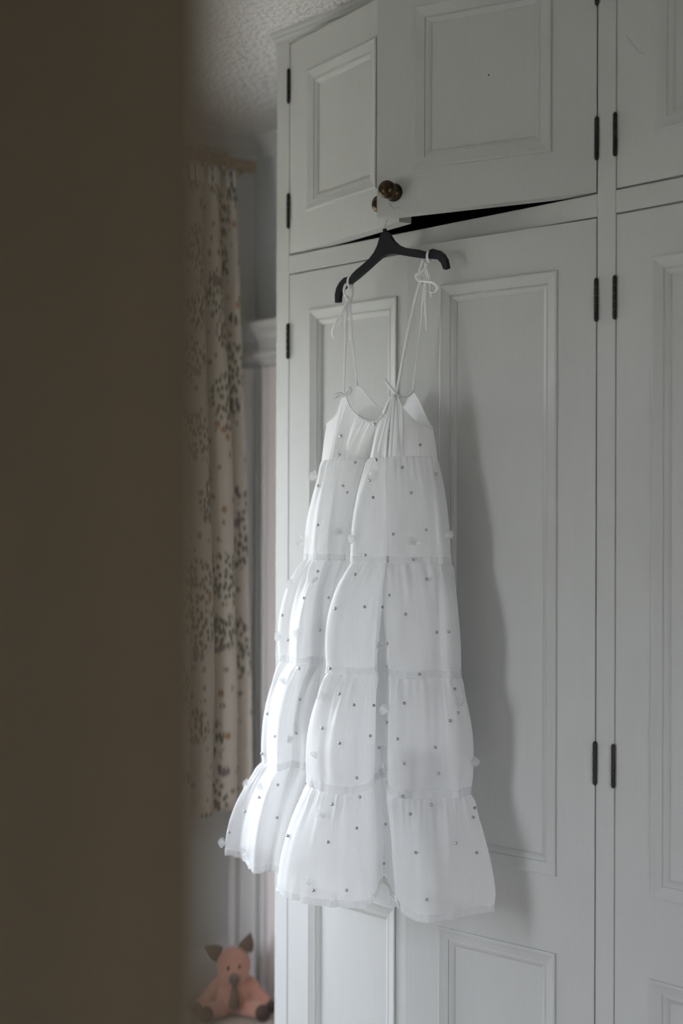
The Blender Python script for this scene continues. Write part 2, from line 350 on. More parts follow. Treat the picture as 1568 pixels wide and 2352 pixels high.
MOULD = [(o_, h_*.72) for o_, h_ in [(0, 0), (.0005, .0045), (.003, .006), (.006, .0055), (.010, .0035), (.016, .001), (.0225, -.0015), (.024, -.0015), (.0245, -.0045), (.028, -.0035), (.033, -.0065), (.037, -.0105), (.0375, -.013)]]
def knob_mesh():
    prof = [(.019, 0), (.019, .003), (.0165, .005), (.0165, .0065), (.013, .008), (.009, .010), (.008, .016), (.0095, .0195), (.014, .022), (.0175, .027), (.0188, .033), (.0178, .039), (.0145, .044), (.008, .0475), (.002, .0485)]
    return fin(lathe(prof, 36), 'knob')
KM = knob_mesh()
def hinge_mesh(h=.078):
    bm = bmesh.new(); n = 5; seg = h/n
    for i in range(n):
        z0 = -h/2+i*seg+.0006; z1 = z0+seg-.0012; k = 12; R = []
        for z in (z0, z1): R.append([bm.verts.new((.0043*math.cos(2*math.pi*j/k), -.0032+.0043*math.sin(2*math.pi*j/k), z)) for j in range(k)])
        for j in range(k): bm.faces.new((R[0][j], R[0][(j+1)%k], R[1][(j+1)%k], R[1][j]))
        bm.faces.new(R[0]); bm.faces.new(R[1])
    bm_box(bm, -.0016, -.0002, -.002, .02, -h/2, h/2); bm_box(bm, .0002, .0016, -.002, .02, -h/2, h/2)
    for z in (-h/2, h/2):
        bmesh.ops.create_uvsphere(bm, u_segments=10, v_segments=6, radius=.0036, matrix=Matrix.Translation((0, -.0032, z)))
    return fin(bm, 'hinge')
HM = hinge_mesh()
def door(hx, sgn, ang, wd, za, zb, panels, hinges, knob=None, label=None):
    """hinge at x=hx on the face plane, sgn +1 opens to the right of the hinge"""
    th = .032
    T = Matrix.Translation((hx+sgn*.0026, 0, 0)) @ Matrix.Rotation(-sgn*math.radians(ang), 4, 'Z') @ Matrix.Diagonal((sgn, 1, 1, 1))
    def put(me):
        me.transform(T)
        if sgn < 0: me.flip_normals()
        return me
    bm = bmesh.new(); ps = sorted(panels, key=lambda p: p[2]); s0, s1 = ps[0][0], ps[0][1]
    bm_box(bm, 0, s0, 0, th, za, zb); bm_box(bm, s1, wd, 0, th, za, zb)
    zz = [za]+[z for p in ps for z in (p[2], p[3])]+[zb]
    for i in range(0, len(zz), 2): bm_box(bm, s0, s1, 0, th, zz[i], zz[i+1])
    leaf = link('cupboard_door', put(fin(bm, 'cupboard_door')), PAINT, WR)
    if label: leaf['label'] = label
    for a, b, c, d in ps:
        bm = bmesh.new(); bm_box(bm, a, b, .0090, .026, c, d); link('panel', put(fin(bm, 'panel')), PAINT, leaf)
        bm = bmesh.new(); R = []
        for (sx, sz, dx, dz) in ((a, c, 1, 1), (b, c, -1, 1), (b, d, -1, -1), (a, d, 1, -1)):
            R.append([bm.verts.new((sx+dx*o, -h, sz+dz*o)) for o, h in MOULD])
        for i in range(4):
            A, B = R[i], R[(i+1)%4]
            for j in range(len(MOULD)-1): bm.faces.new((A[j], A[j+1], B[j+1], B[j]))
        link('moulding', put(fin(bm, 'moulding')), PAINT, leaf)
    for hz in hinges:
        h = link('hinge', HM, HINGE, leaf); h.matrix_parent_inverse = wm(WR).inverted().inverted() if False else Matrix(); h.location = (hx, 0, hz)
    if knob:
        k = bpy.data.objects.new('knob', KM); COL.objects.link(k)
        if not KM.materials: KM.materials.append(BRONZE)
        for p in KM.polygons: p.use_smooth = True
        k.parent = leaf
        k.matrix_basis = T @ Matrix.Translation((knob[0], 0, knob[1]))
    return leaf
# (children of the wardrobe keep world coordinates in their meshes)
UP, LO = (2.0805, 2.580), (.101, 2.0295)
HU, HLo = (2.183, 2.481), (1.872, .979)
def lowp(a, b): return [(a, b, .745, 1.940), (a, b, .215, .594)]
door(-2.558, 1, 9.8, .445, *UP, [(.078, .362, 2.168, 2.498)], HU, (.42, 2.119), 'ajar overhead cupboard door beside the free end')
UR = door(-1.657, -1, 17.5, .478, *UP, [(.092, .393, 2.170, 2.506)], HU, (.437, 2.127), 'overhead cupboard door standing open above the dress')
door(-2.558, 1, 0.0, .438, *LO, lowp(.071, .361), HLo)
door(-1.657, -1, 5.9, .462, *LO, lowp(.086, .374), HLo)
for a, b in BAYS[1:]:
    ul = door(a, 1, 0, .446, *UP, [(.086, .362, 2.170, 2.498)], HU, (.415, 2.127))
    door(b, -1, 0, .446, *UP, [(.086, .362, 2.170, 2.498)], HU, (.415, 2.127))
    door(a, 1, 0, .446, *LO, lowp(.080, .366), HLo, (.415, 1.05))
    door(b, -1, 0, .446, *LO, lowp(.080, .366), HLo, (.415, 1.05))

    if a == BAYS[1][0]: U3 = ul
# small wear marks on the paint
def on_plane(px, py, p, n):
    d = ray(px, py); return EYE+d*((Vector(p)-EYE).dot(n)/d.dot(n))
ua = math.radians(17.5); un = Vector((math.sin(ua), -math.cos(ua), 0))
c = on_plane(1122, 172, Vector((-1.6596, 0, 0))-un*.009, un)
bm = bmesh.new(); bmesh.ops.create_icosphere(bm, subdivisions=1, radius=.0019, matrix=Matrix.Translation(c)); link('nail_hole', fin(bm, 'nail_hole'), HINGE, UR)
for leaf, pts, pl, nn in ((UR, [(893,464),(899,474),(905,479),(912,476),(920,478)], Vector((-1.6596, 0, 0)), un), (U3, [(1438,82),(1448,96),(1461,112),(1466,119),(1482,124)], Vector((0, 0, 0)), Vector((0, -1, 0)))):
    bm = bmesh.new(); tube_bm(bm, [on_plane(x, y, pl, nn) for x, y in pts], .0003, 5); link('scratch', fin(bm, 'scratch'), HINGE, leaf)

# ------------------------------------------------------------------ hanger on the knob
HO = Vector((-2.140, -.094, 2.054)); TILT, YAW = math.radians(8), math.radians(6)
HG = tag(empty('coat_hanger', HO), 'black plastic coat hanger hooked over a cupboard knob', 'hanger')
HR = Matrix.Translation(HO) @ Matrix.Rotation(YAW, 4, 'Z') @ Matrix.Rotation(-TILT, 4, 'Y')
top = [(0, .005), (.008, .003), (.014, -.006), (.021, -.019), (.032, -.031), (.047, -.041), (.066, -.049), (.086, -.056), (.100, -.063), (.104, -.0675), (.112, -.0695), (.1125, -.0645), (.122, -.064), (.136, -.071), (.146, -.081), (.152, -.094), (.154, -.112)]
bot = [(.143, -.113), (.139, -.099), (.132, -.090), (.122, -.085), (.108, -.081), (.086, -.074), (.060, -.064), (.036, -.054), (.018, -.047), (0, -.0445)]
half = top+bot
outl = half + [(-x, z) for x, z in reversed(half[1:-1])]
def hanger_body():
    bm = bmesh.new(); t = .0055
    F = [bm.verts.new((x, -t, z)) for x, z in outl]; B = [bm.verts.new((x, t, z)) for x, z in outl]; n = len(outl)
    ff = bm.faces.new(F); fb = bm.faces.new(list(reversed(B)))
    for i in range(n): bm.faces.new((F[i], B[i], B[(i+1)%n], F[(i+1)%n]))
    # recessed web leaves a raised rim, as on moulded hangers
    r = bmesh.ops.inset_region(bm, faces=[ff, fb], thickness=.0022, depth=-.0018, use_even_offset=True)
    bmesh.ops.triangulate(bm, faces=[f for f in bm.faces if len(f.verts) > 4])
    me = fin(bm, 'hanger_body'); me.transform(HR); return me
hb = link('hanger_body', hanger_body(), PLASTIC, HG)
bm = bmesh.new(); tube_bm(bm, [(0, 0, .000), (0, 0, .012)], .0045, 12); me = fin(bm, 'hook_collar'); me.transform(HR); link('hook_collar', me, PLASTIC, HG)
kn = Matrix.Translation((-2.558+.0016, 0, 0)) @ Matrix.Rotation(-math.radians(9.8), 4, 'Z') @ Vector((.42, -.0145, 2.119))   # neck of the knob
hk = [HO+Vector((0, 0, .008)), HO+Vector((.001, 0, .025)), Vector((kn.x+.014, kn.y, kn.z-.022))]
for i in range(11):
    a = math.radians(-25+i*21); hk.append(Vector((kn.x+.0125*math.cos(a)*1.0, kn.y, kn.z-.0015+.0125*math.sin(a))))
bm = bmesh.new(); tube_bm(bm, spline(hk, 5), .0014, 8); link('hook', fin(bm, 'hook'), WIRE, HG, True)

# ------------------------------------------------------------------ the dress
DRS = tag(empty('dress', (-2.20, -.15, .67)), 'long white tiered organza dress with tied straps hanging from the hanger', 'dress')
NS = 14                                    # columns per feature
LV = {  # level: z, [(px, Y)] front features from the left side to the right back corner
 'S1': (1.575, [(738,-.15),(748,-.165),(762,-.17),(785,-.155),(830,-.145),(850,-.125),(850,-.185),(862,-.192),(875,-.187),(886,-.18),(886,-.135),(894,-.187),(935,-.172),(975,-.145),(992,-.125),(1001,-.098)], -.09),
 'S2': (1.359, [(697,-.155),(710,-.164),(726,-.182),(748,-.148),(786,-.140),(815,-.105),(806,-.205),(830,-.208),(865,-.196),(886,-.175),(890,-.110),(895,-.185),(950,-.170),(1000,-.135),(1018,-.125),(1034,-.085)], -.075),
 'S3': (1.130, [(642,-.160),(662,-.166),(686,-.192),(708,-.148),(738,-.140),(775,-.095),(751,-.238),(780,-.245),(822,-.228),(854,-.200),(880,-.088),(902,-.202),(960,-.182),(1010,-.140),(1038,-.13),(1056,-.08)], -.068),
 'S4': (.895, [(602,-.150),(618,-.162),(637,-.206),(668,-.150),(700,-.150),(735,-.10),(707,-.25),(745,-.285),(792,-.274),(841,-.214),(876,-.082),(902,-.216),(960,-.195),(1020,-.150),(1060,-.12),(1076,-.07)], -.064),
 'HM': (.671, [(515,-.180),(555,-.170),(582,-.240),(620,-.200),(650,-.195),(690,-.12),(640,-.29),(700,-.318),(772,-.292),(846,-.236),(882,-.088),(914,-.205),(960,-.245),(1030,-.195),(1085,-.13),(1132,-.068)], -.064),
}
def loop(level):
    z, fr, by = LV[level]; P = [atYz(px, Y, z) for px, Y in fr]
    a, b = P[0], P[-1]
    A = Vector((a.x-.004, by-.035, z))
    back = [Vector((b.x+(a.x-b.x)*t, by-.012*math.sin(t*9.), z)) for t in (.22, .5, .78)]
    return [A]+P+back                      # 0 A, 1..16 front, 17..19 back
LOOPS = {k: loop(k) for k in LV}
def ev(lp, u):                             # closed Catmull-Rom, u in features
    n = len(lp); i = int(math.floor(u)); t = u-i
    # ease tension keeps the folds from overshooting
    return cr(lp[(i-1)%n], lp[i%n], lp[(i+1)%n], lp[(i+2)%n], t)
NF = len(LOOPS['S1']); NC = NF*NS
RINGS = {k: [ev(v, j/NS) for j in range(NC)] for k, v in LOOPS.items()}
def arc(r):
    s = [0.]
    for i in range(len(r)): s.append(s[-1]+(r[(i+1) % len(r)]-r[i]).length)
    return s
def outn(r, j):
    t = r[(j+1) % len(r)]-r[j-1]; return Vector((-t.y, t.x, 0)).normalized()*-1
def n3(a, b, c=0): return noise.noise(Vector((a, b, c)))
def tier(name, ka, kb, ex, rows, seed, gath, skip=0.):
    ra, rb = RINGS[ka], RINGS[kb]; za, zb = LV[ka][0], LV[kb][0]; sa = arc(rb); G = []
    for r in range(rows+1):
        t = r/rows; g = 1-(1-t)**ex; row = []
        base = [ra[j].lerp(rb[j], g) for j in range(NC)]
        for j in range(NC):
            p = base[j].copy(); p.z = za+(zb-za)*t
            s = sa[j]
            d = gath*math.exp(-t*5.5)*n3(s*75, t*1.0, seed)*min(1, t*14+.15)
            d += gath*.55*math.exp(-(1-t)*16)*n3(s*60+9, 0, seed+3)
            d += (.0040*n3(s*34, t*1.1, seed+5)+.0062*n3(s*19, t*1.2, seed+7)+.0070*n3(s*9, t*.9, seed+11))*min(1, t*5)*min(1, (1-t)*5+.25)
            d += .0035*math.sin(math.pi*min(1, t*1.0))
            n = outn(base, j); p += n*d
            if kb == 'HM': p.z += .006*n3(s*9, seed)*t
            p.y = min(p.y, -.0535)
            row.append(p)
        G.append(row)
    return G
def grid_mesh(G, name, closed=True, flip=False):
    nr, nc = len(G), len(G[0]); vs = [tuple(p) for r in G for p in r]; fs = []
    for r in range(nr-1):
        for j in range(nc if closed else nc-1):
            k = (j+1) % nc; f = (r*nc+j, (r+1)*nc+j, (r+1)*nc+k, r*nc+k); fs.append(f[::-1] if flip else f)
    me = bpy.data.meshes.new(name); me.from_pydata(vs, [], fs); me.update(); return me
SPEC = [('S1','S2',1.6,30,1.,.015), ('S2','S3',2.3,34,2.,.017), ('S3','S4',2.7,34,3.,.018), ('S4','HM',1.7,34,4.,.019)]
GR = [tier('t', *s[:2], s[2], s[3], s[4], s[5]) for s in SPEC]
surf_v, surf_f = [], []
def collect(me):
    o = len(surf_v); surf_v.extend([v.co.copy() for v in me.vertices]); surf_f.extend([[o+i for i in p.vertices] for p in me.polygons])
for G in GR:
    me = grid_mesh(G, 'skirt_tier'); collect(me); link('skirt_tier', me, ORG, DRS, True)
# seam allowances show as double bands through the organza
def band(G, name, r0, h, off, m):
    nc = len(G[0]); rows = []
    for q in range(3):
        row = []
        for j in range(nc):
            p = G[r0][j]; n = outn(G[r0], j); z = h*q/2
            b = G[max(r0-1, 0)][j] if h > 0 else G[min(r0+1, len(G)-1)][j]
            k = abs(z)/max(1e-6, abs(b.z-p.z)); pp = p.lerp(b, k); row.append(pp-n*off)
        rows.append(row)
    return link(name, grid_mesh(rows, name), m, DRS, True)
for G, hh in zip(GR[:3], (.014, .016, .017)): band(G, 'seam_band', len(G)-1, hh, -.0007, BAND)
band(GR[3], 'hem_band', len(GR[3])-1, .015, -.0007, BAND)
# lining slip under the organza
rows = []
for r in range(21):
    t = r/20; z = 1.575-t*.60; xa = -2.285-.15*t; xb = -1.985+.060*t; cx, hx = (xa+xb)/2, (xb-xa)/2; row = []
    for j in range(120):
        a = 2*math.pi*j/120; sx = math.copysign(abs(math.cos(a))**.7, math.cos(a)); sy = math.copysign(abs(math.sin(a))**.8, math.sin(a))
        row.append(Vector((cx+hx*sx, -.112+.022*sy+.008*math.sin(a*9+t)*t-.012*t, z)))
    rows.append(row)
link('lining', grid_mesh(rows, 'lining'), LIN, DRS, True)
# bodice
TOP = [  # px, py, Y, place on the S1 loop
 (750,975,-.135,1.0),(771,953,-.156,1.8),(789,908,-.170,3.0),(806,938,-.176,3.7),(832,962,-.180,4.3),(862,968,-.182,5.0),(886,945,-.186,8.6),(908,906,-.188,12.0),(926,938,-.182,12.8),
 (950,964,-.162,13.5),(975,978,-.138,14.3),(994,985,-.112,15.4),(984,970,-.097,16.0),(948,900,-.088,16.7),(926,934,-.086,17.3),(882,943,-.085,18.0),(850,916,-.086,18.6),(820,887,-.088,19.0),(806,935,-.092,19.5),(776,966,-.108,20.2)]
TP = [atY(a, b, c) for a, b, c, _ in TOP]; TU = [d for *_, d in TOP]; nT = len(TP); NB = 16; RB = 22
brow = [[] for _ in range(RB+1)]
for i in range(nT):
    u0, u1 = TU[i], TU[(i+1) % nT]+(0 if i < nT-1 else NF)
    for k in range(NB):
        f = k/NB; tp = cr(TP[i-1], TP[i], TP[(i+1) % nT], TP[(i+2) % nT], f); bt = ev(LOOPS['S1'], (u0+(u1-u0)*f) % NF)
        front = 1.0 if 2 <= i+f <= 8.2 else .35
        for r in range(RB+1):
            t = r/RB; p = tp.lerp(bt, t); s = (i+f)
            d = .004*front*n3(s*2.6, t*1.1, 5)*math.sin(math.pi*min(1, t*1.05))+.0035*front*n3(s*6, t*.5, 8)*t**2
            if 4 < s < 7: d += .0016*math.sin(s*26)*math.exp(-t*5)
            n = Vector((tp.x+2.13, (tp.y+.135)*2.2, 0)); n = n.normalized() if n.length else Vector((0, -1, 0))
            p = p+n*(d+.006*math.sin(math.pi*t)*(1 if 2.5 < s < 8 else .15)); p.y = min(p.y, -.06); brow[r].append(p)
me = grid_mesh(brow, 'bodice'); collect(me); link('bodice', me, BOD, DRS, True)
bm = bmesh.new(); tube_bm(bm, brow[0], .0013, 6, True); link('edge_binding', fin(bm, 'edge_binding'), SATIN, DRS, True)
seg = brow[0][4*NB-6:7*NB-2]; seg = spline(seg[::2], 6)
bm = bmesh.new(); tube_bm(bm, seg, [.0024+.0011*math.sin(i*1.05) for i in range(len(seg))], 8); link('elastic_neckline', fin(bm, 'elastic_neckline'), SATIN, DRS, True)

# ribbons
def ribbon(pts, wd=.006, face=(.75, -.62, .1), twist=0., tw0=0., n=10, name='ribbon', taper=None):
    P = spline([atY(*p) if not isinstance(p, Vector) else p for p in pts], n); k = len(P); rows = [[], [], []]; fv = Vector(face).normalized()
    for i, p in enumerate(P):
        t = (P[min(i+1, k-1)]-P[max(i-1, 0)]).normalized(); a = fv.cross(t)
        if a.length < .05: a = Vector((1, .3, 0)).cross(t)
        a.normalize(); q = tw0+twist*i/(k-1); a = Matrix.Rotation(q, 3, t) @ a; b = t.cross(a)
        hw = wd*.52*(taper(i/(k-1)) if taper else 1)
        rows[0].append(p-a*hw); rows[1].append(p+b*.0004); rows[2].append(p+a*hw)
    me = grid_mesh(rows, name, False); o = link(name, me, SATIN, DRS, True)
    md = o.modifiers.new('thick', 'SOLIDIFY'); md.thickness = .0004; md.offset = 0
    return o
def barloop(xl, wd=.006):                  # strap loop round the hanger arm at local x
    zc = -.075*abs(xl)/.112 if True else 0
    c = HR @ Vector((xl, 0, -.0765)); ax = (HR.to_3x3() @ Vector((1, 0, 0))).normalized(); pts = []
    for i in range(13):
        a = 2*math.pi*i/12; pts.append(c+Vector((0, 0, 1))*(.0128*math.sin(a)) + ax.cross(Vector((0, 0, 1)))*(.0095*math.cos(a)))
    P = pts; k = len(P); rows = [[p-ax*wd/2 for p in P], [p for p in P], [p+ax*wd/2 for p in P]]
    o = link('strap_loop', grid_mesh(rows, 'strap_loop', False), SATIN, DRS, True)
    md = o.modifiers.new('thick', 'SOLIDIFY'); md.thickness = .0005; md.offset = 0
    return c
cL, cR = barloop(-.109), barloop(.109)
tp_thin = lambda t: 1-.55*max(0, (t-.55)/.45)
ribbon([(798,688,-.112),(795,715,-.118),(793,780,-.135),(791,850,-.155),(790,907,-.170)], .0062, twist=.9, name='strap', taper=tp_thin)
ribbon([(803,692,-.098),(805,730,-.096),(811,800,-.092),(820,887,-.088)], .0050, twist=-.6, name='strap')
ribbon([(964,646,-.108),(950,700,-.122),(934,775,-.148),(920,850,-.172),(909,905,-.188)], .0058, twist=.5, name='strap')
ribbon([(976,640,-.085),(971,690,-.086),(966,740,-.086),(959,800,-.087),(953,855,-.088),(948,900,-.088)], .0054, tw0=.5, twist=2.2, name='strap')
# left knot, loops and tails
ribbon([(800,690,-.112),(790,672,-.116),(793,655,-.112),(803,652,-.105),(809,668,-.102),(804,692,-.106)], .0055, name='ribbon_loop')
ribbon([(797,690,-.114),(786,715,-.125),(771,742,-.135),(763,762,-.138),(766,776,-.135),(776,778,-.130)], .0058, twist=1.6, name='ribbon_tail')
ribbon([(796,692,-.115),(788,725,-.12),(781,752,-.125)], .005, twist=.5, name='ribbon_tail')
ribbon([(802,692,-.104),(805,730,-.100),(805,785,-.098)], .006, twist=.2, name='ribbon_tail')
ribbon([(799,692,-.112),(802,712,-.112),(808,732,-.108)], .005, name='ribbon_tail')
bm = bmesh.new(); bmesh.ops.create_icosphere(bm, subdivisions=2, radius=.0055, matrix=Matrix.Translation(atY(799,688,-.112)) @ Matrix.Diagonal((1, .8, 1.3, 1))); link('knot', fin(bm, 'knot'), SATIN, DRS, True)
# right knot, bow and tails
ribbon([(971,597,-.104),(967,610,-.108),(962,626,-.112),(963,645,-.112)], .0056, twist=.3, name='ribbon_loop')
ribbon([(977,616,-.112),(966,625,-.118),(955,632,-.120),(959,643,-.117),(968,646,-.112)], .0058, twist=.5, name='ribbon_loop')
ribbon([(963,645,-.114),(972,645,-.114),(975,636,-.116),(970,629,-.116),(964,634,-.114)], .0035, twist=.8, name='ribbon_loop')
ribbon([(963,644,-.114),(980,646,-.118),(996,650,-.122),(1004,660,-.122),(996,671,-.118),(980,668,-.114),(963,647,-.112)], .0052, twist=1.2, name='ribbon_loop')
ribbon([(977,602,-.088),(979,640,-.090),(977,690,-.094),(980,758,-.096)], .0066, twist=.2, name='ribbon_tail')
ribbon([(978,614,-.095),(985,636,-.100),(988,655,-.102),(991,682,-.104)], .006, tw0=1.2, twist=-1.1, name='ribbon_tail')
bm = bmesh.new(); bmesh.ops.create_icosphere(bm, subdivisions=2, radius=.005, matrix=Matrix.Translation(atY(965,644,-.112)) @ Matrix.Diagonal((1, .8, 1.2, 1))); link('knot', fin(bm, 'knot'), SATIN, DRS, True)
# little bows where the straps meet the bodice
ribbon([(910,906,-.190),(897,890,-.194),(883,872,-.196)], .0066, twist=.4, name='ribbon_tail')
ribbon([(908,905,-.190),(920,911,-.175),(935,911,-.140),(948,899,-.092)], .0056, face=(.3, -.9, .3), twist=.8, name='ribbon_loop')
ribbon([(908,906,-.192),(895,916,-.195),(886,935,-.195),(880,950,-.193)], .0055, twist=.5, name='ribbon_loop')
ribbon([(906,907,-.193),(903,940,-.198),(899,990,-.203),(896,1050,-.206)], .0066, twist=.3, name='ribbon_tail')
ribbon([(905,908,-.193),(896,950,-.199),(888,1000,-.204),(884,1055,-.206)], .0055, twist=-.3, name='ribbon_tail')
ribbon([(904,908,-.193),(892,945,-.199),(880,990,-.204),(868,1040,-.205)], .0048, twist=.3, name='ribbon_tail')
ribbon([(789,908,-.172),(780,904,-.178),(770,908,-.180),(768,914,-.178),(778,910,-.174),(789,910,-.173)], .0055, name='ribbon_loop')
ribbon([(789,908,-.172),(797,899,-.172),(803,892,-.172),(805,897,-.170),(799,905,-.170),(790,910,-.172)], .0058, name='ribbon_loop')

# pearls and organza petals sewn onto the cloth
bvh = BVHTree.FromPolygons(surf_v, surf_f)
def hit(px, py):
    d = ray(px, py).normalized()
    for k in range(60):
        loc, nor, i, dist = bvh.ray_cast(EYE, d)
        if loc: return loc, (nor if nor.dot(d) < 0 else -nor)
        px += (880-px)*.02; d = ray(px, py).normalized()
    return None
PEARLS = [(784,1001),(894,989),(963,1022),(780,1044),(864,1056),(925,1074),(998,1089),(849,1104),(790,1116),(860,972),(818,1062),(732,1116),(799,1131),(730,1206),(858,1143),(904,1227),(840,1275),(728,1311),(818,1320),
 (944,1132),(978,1217),(948,1286),(978,1331),(897,1367),(932,1411),(1001,1452),(891,1478),(867,1507),(963,1548),(700,1374),(755,1372),(736,1447),(663,1470),(650,1413),(685,1534),(760,1535),(771,1398),(837,1394),(881,1394),(1030,1451),
 (691,1607),(615,1639),(633,1691),(682,1684),(598,1731),(782,1595),(813,1620),(742,1673),(780,1707),(847,1690),(855,1620),(867,1717),(817,1786),(928,1616),(1033,1655),(914,1697),(998,1716),(928,1753),(1006,1776),(926,1828),(1044,1583),(1050,1637),(891,1659),
 (636,1802),(702,1799),(684,1842),(597,1832),(564,1864),(637,1878),(663,1920),(527,1911),(765,1848),(826,1831),(818,1902),(755,1934),(888,1893),(884,1983),(721,2045),(796,2044),(941,1870),(990,1850),(1084,1878),(1045,1937),(1092,1959),(956,1959),(980,2066),(905,2080),(1089,1856)]
bm = bmesh.new(); bmesh.ops.create_icosphere(bm, subdivisions=2, radius=.0034); PM = fin(bm, 'pearl'); PM.materials.append(PEARL)
for p in PM.polygons: p.use_smooth = True
for px, py in PEARLS:
    h = hit(px, py)
    if not h: continue
    o = bpy.data.objects.new('pearl', PM); COL.objects.link(o); o.parent = DRS; o.location = h[0]+h[1]*.0028-DRS.location
def petal_mesh(seed, closed):
    rnd = random.Random(seed); bm = bmesh.new()
    for q, (az, sp) in enumerate([(-24, 9), (26, 13), (4, 38), (-16, 55)][:4 if closed else 3]):
        n, mrows = 9, 11; G = []; ln = .0195*rnd.uniform(.85, 1.1); spr = math.radians(sp+rnd.uniform(-8, 8)); a0 = math.radians(az+rnd.uniform(-6, 6))
        for r in range(mrows+1):
            t = r/mrows; wdt = .0004+.0086*math.sin(math.pi*min(.999, t**1.35))**.72; row = []
            for k in range(n):
                s = -1+2*k/(n-1); x = s*wdt; y = ln*(t-.05*t*s*s); z = .002+math.sin(spr)*y*1.0+.003*s*s*math.sin(t*3)
                yy = y*math.cos(spr); row.append(bm.verts.new((x*math.cos(a0)+yy*math.sin(a0), -x*math.sin(a0)+yy*math.cos(a0), z)))
            G.append(row)
        for r in range(mrows):
            for k in range(n-1): bm.faces.new((G[r][k], G[r][k+1], G[r+1][k+1], G[r+1][k]))
    me = fin(bm, 'organza_petal'); me.materials.append(PETAL)
    for p in me.polygons: p.use_smooth = True
    return me
PMS = [petal_mesh(i, i % 2 == 0) for i in range(4)]
PETALS = [(747,1612,0),(730,1743,0),(742,1880,0),(711,2034,0),(657,1706,0),(657,1573,10),(608,1815,25),(572,1806,60),(520,1935,80),(570,1958,70),(894,1634,60),(890,1772,20),(1053,1625,0),(1078,1752,-60),(914,2076,-50),
 (818,1240,60),(700,1242,80),(672,1342,60),(714,1336,20),(648,1464,70),(690,1458,50),(1020,1234,-40),(781,1228,0),(862,1490,10),(728,1096,70),(866,1096,60),(951,1252,0)]
for i, (px, py, rz) in enumerate(PETALS):
    h = hit(px, py)
    if not h: continue
    z = h[1]; y = (Vector((0, 0, 1))-z*z.z).normalized(); x = y.cross(z)
    R = Matrix((x, y, z)).transposed() @ Matrix.Rotation(math.radians(rz), 3, 'Z')
    o = bpy.data.objects.new('organza_petal', PMS[i % 4]); COL.objects.link(o); o.parent = DRS
    o.matrix_basis = Matrix.Translation(h[0]+z*.0006-DRS.location) @ R.to_4x4()

# ------------------------------------------------------------------ curtain, pole and rings
PX, PZ = -3.318, 2.512
CP = tag(empty('curtain_pole', (WX, .3, PZ)), 'thick pale wooden curtain pole fixed close below the ceiling', 'curtain pole')
bm = bmesh.new(); tube_bm(bm, [(PX, .50, PZ), (PX, -1.28, PZ)], .0165, 20); link('pole', fin(bm, 'pole'), POLEW, CP, True)
bm = bmesh.new(); tube_bm(bm, [(PX, .525, PZ), (PX, .521, PZ), (PX, .50, PZ)], [.014, .0185, .0185], 20); link('end_cap', fin(bm, 'end_cap'), POLEW, CP, True)
for yb in (.468, -1.22):
    bm = bmesh.new(); tube_bm(bm, [(WX, yb, PZ-.028), (PX-.01, yb, PZ-.028), (PX, yb, PZ-.018)], [.016, .011, .012], 14); link('bracket', fin(bm, 'bracket'), POLEW, CP, True)
bm = bmesh.new()
tube_bm(bm, [(.0235*math.cos(a), 0, .0235*math.sin(a)) for a in [2*math.pi*i/28 for i in range(28)]], .0042, 8, True); RM = fin(bm, 'curtain_ring'); RM.materials.append(POLEW)
for p in RM.polygons: p.use_smooth = True
def make_curtain(ringlab, label, Y0, drift, W0, W1, folds, seed, nring):
    def pt(t, s):                          # t 0..1 down, s 0..1 from the corner edge
        Yr = Y0+drift*min(1, t*1.25); W = W0+(W1-W0)*t; ph = s*2*math.pi*folds+.35*math.sin(t*3+s*5+seed)
        am = .013+.020*min(1, t*2.2)+.004*math.sin(s*19); fine = .0025*math.exp(-t*7)*math.sin(s*230)
        return Vector((PX+.012+am*math.cos(ph)+fine+.010*n3(s*8, t*2.5, 4+seed), Yr-s*W-.016*math.sin(ph)*min(1, t*2)+.006*n3(s*6, t*3, 9+seed), (PZ-.034)*(1-t)+.585*t+.006*math.sin(s*20)*t))
    CN, CM = (520 if not seed else 300), 60
    me = bpy.data.meshes.new('curtain_cloth'); vs, fs = [], []
    for r in range(CM+1):
        for j in range(CN+1): vs.append(tuple(pt(r/CM, j/CN)))
    for r in range(CM):
        for j in range(CN): a = r*(CN+1)+j; fs.append((a, a+CN+1, a+CN+2, a+1))
    me.from_pydata(vs, [], fs); uvl = me.uv_layers.new(name='UVMap')
    for p in me.polygons:
        for li, vi in zip(p.loop_indices, p.vertices): uvl.data[li].uv = ((vi % (CN+1))/CN*(1.6 if not seed else 1.2)+seed, -(vi//(CN+1))/CM*1.93)
    CU = tag(empty('curtain', (PX, Y0-W1/2, .585)), label, 'curtain', 'printed linen curtains')
    o = link('curtain_cloth', me, CURT, CU, True); md = o.modifiers.new('thick', 'SOLIDIFY'); md.thickness = .002
    rows = [[pt(t, j/CN)+Vector((.003, 0, 0)) for j in range(CN+1)] for t in (0, .012, .026)]
    link('heading_tape', grid_mesh(rows, 'heading_tape', False), LIN, CU, True)
    for i in range(nring):
        p = pt(0, .03+i*.94/(nring-1))
        o = bpy.data.objects.new('curtain_ring', RM); COL.objects.link(o); o.location = (PX, p.y, PZ-.006); o.rotation_euler = (0, 0, random.uniform(-.12, .12))
        tag(o, ringlab, 'curtain ring', 'rings of the curtain '+('hanging beside' if not seed else 'hanging away from')+' the casing')
make_curtain('wooden pole ring holding the curtain beside the door casing', 'cream linen curtain with leafy print hanging beside the white door casing', .425, .062, .66, .72, 8.6, 0, 10)
make_curtain('wooden pole ring holding the added curtain away from the door casing', 'added unseen cream linen curtain with leafy print, narrowing the window light, hanging away from the white door casing', -.55, 0, .44, .46, 6.2, 3, 9)  # second curtain, out of view, added to narrow the window light

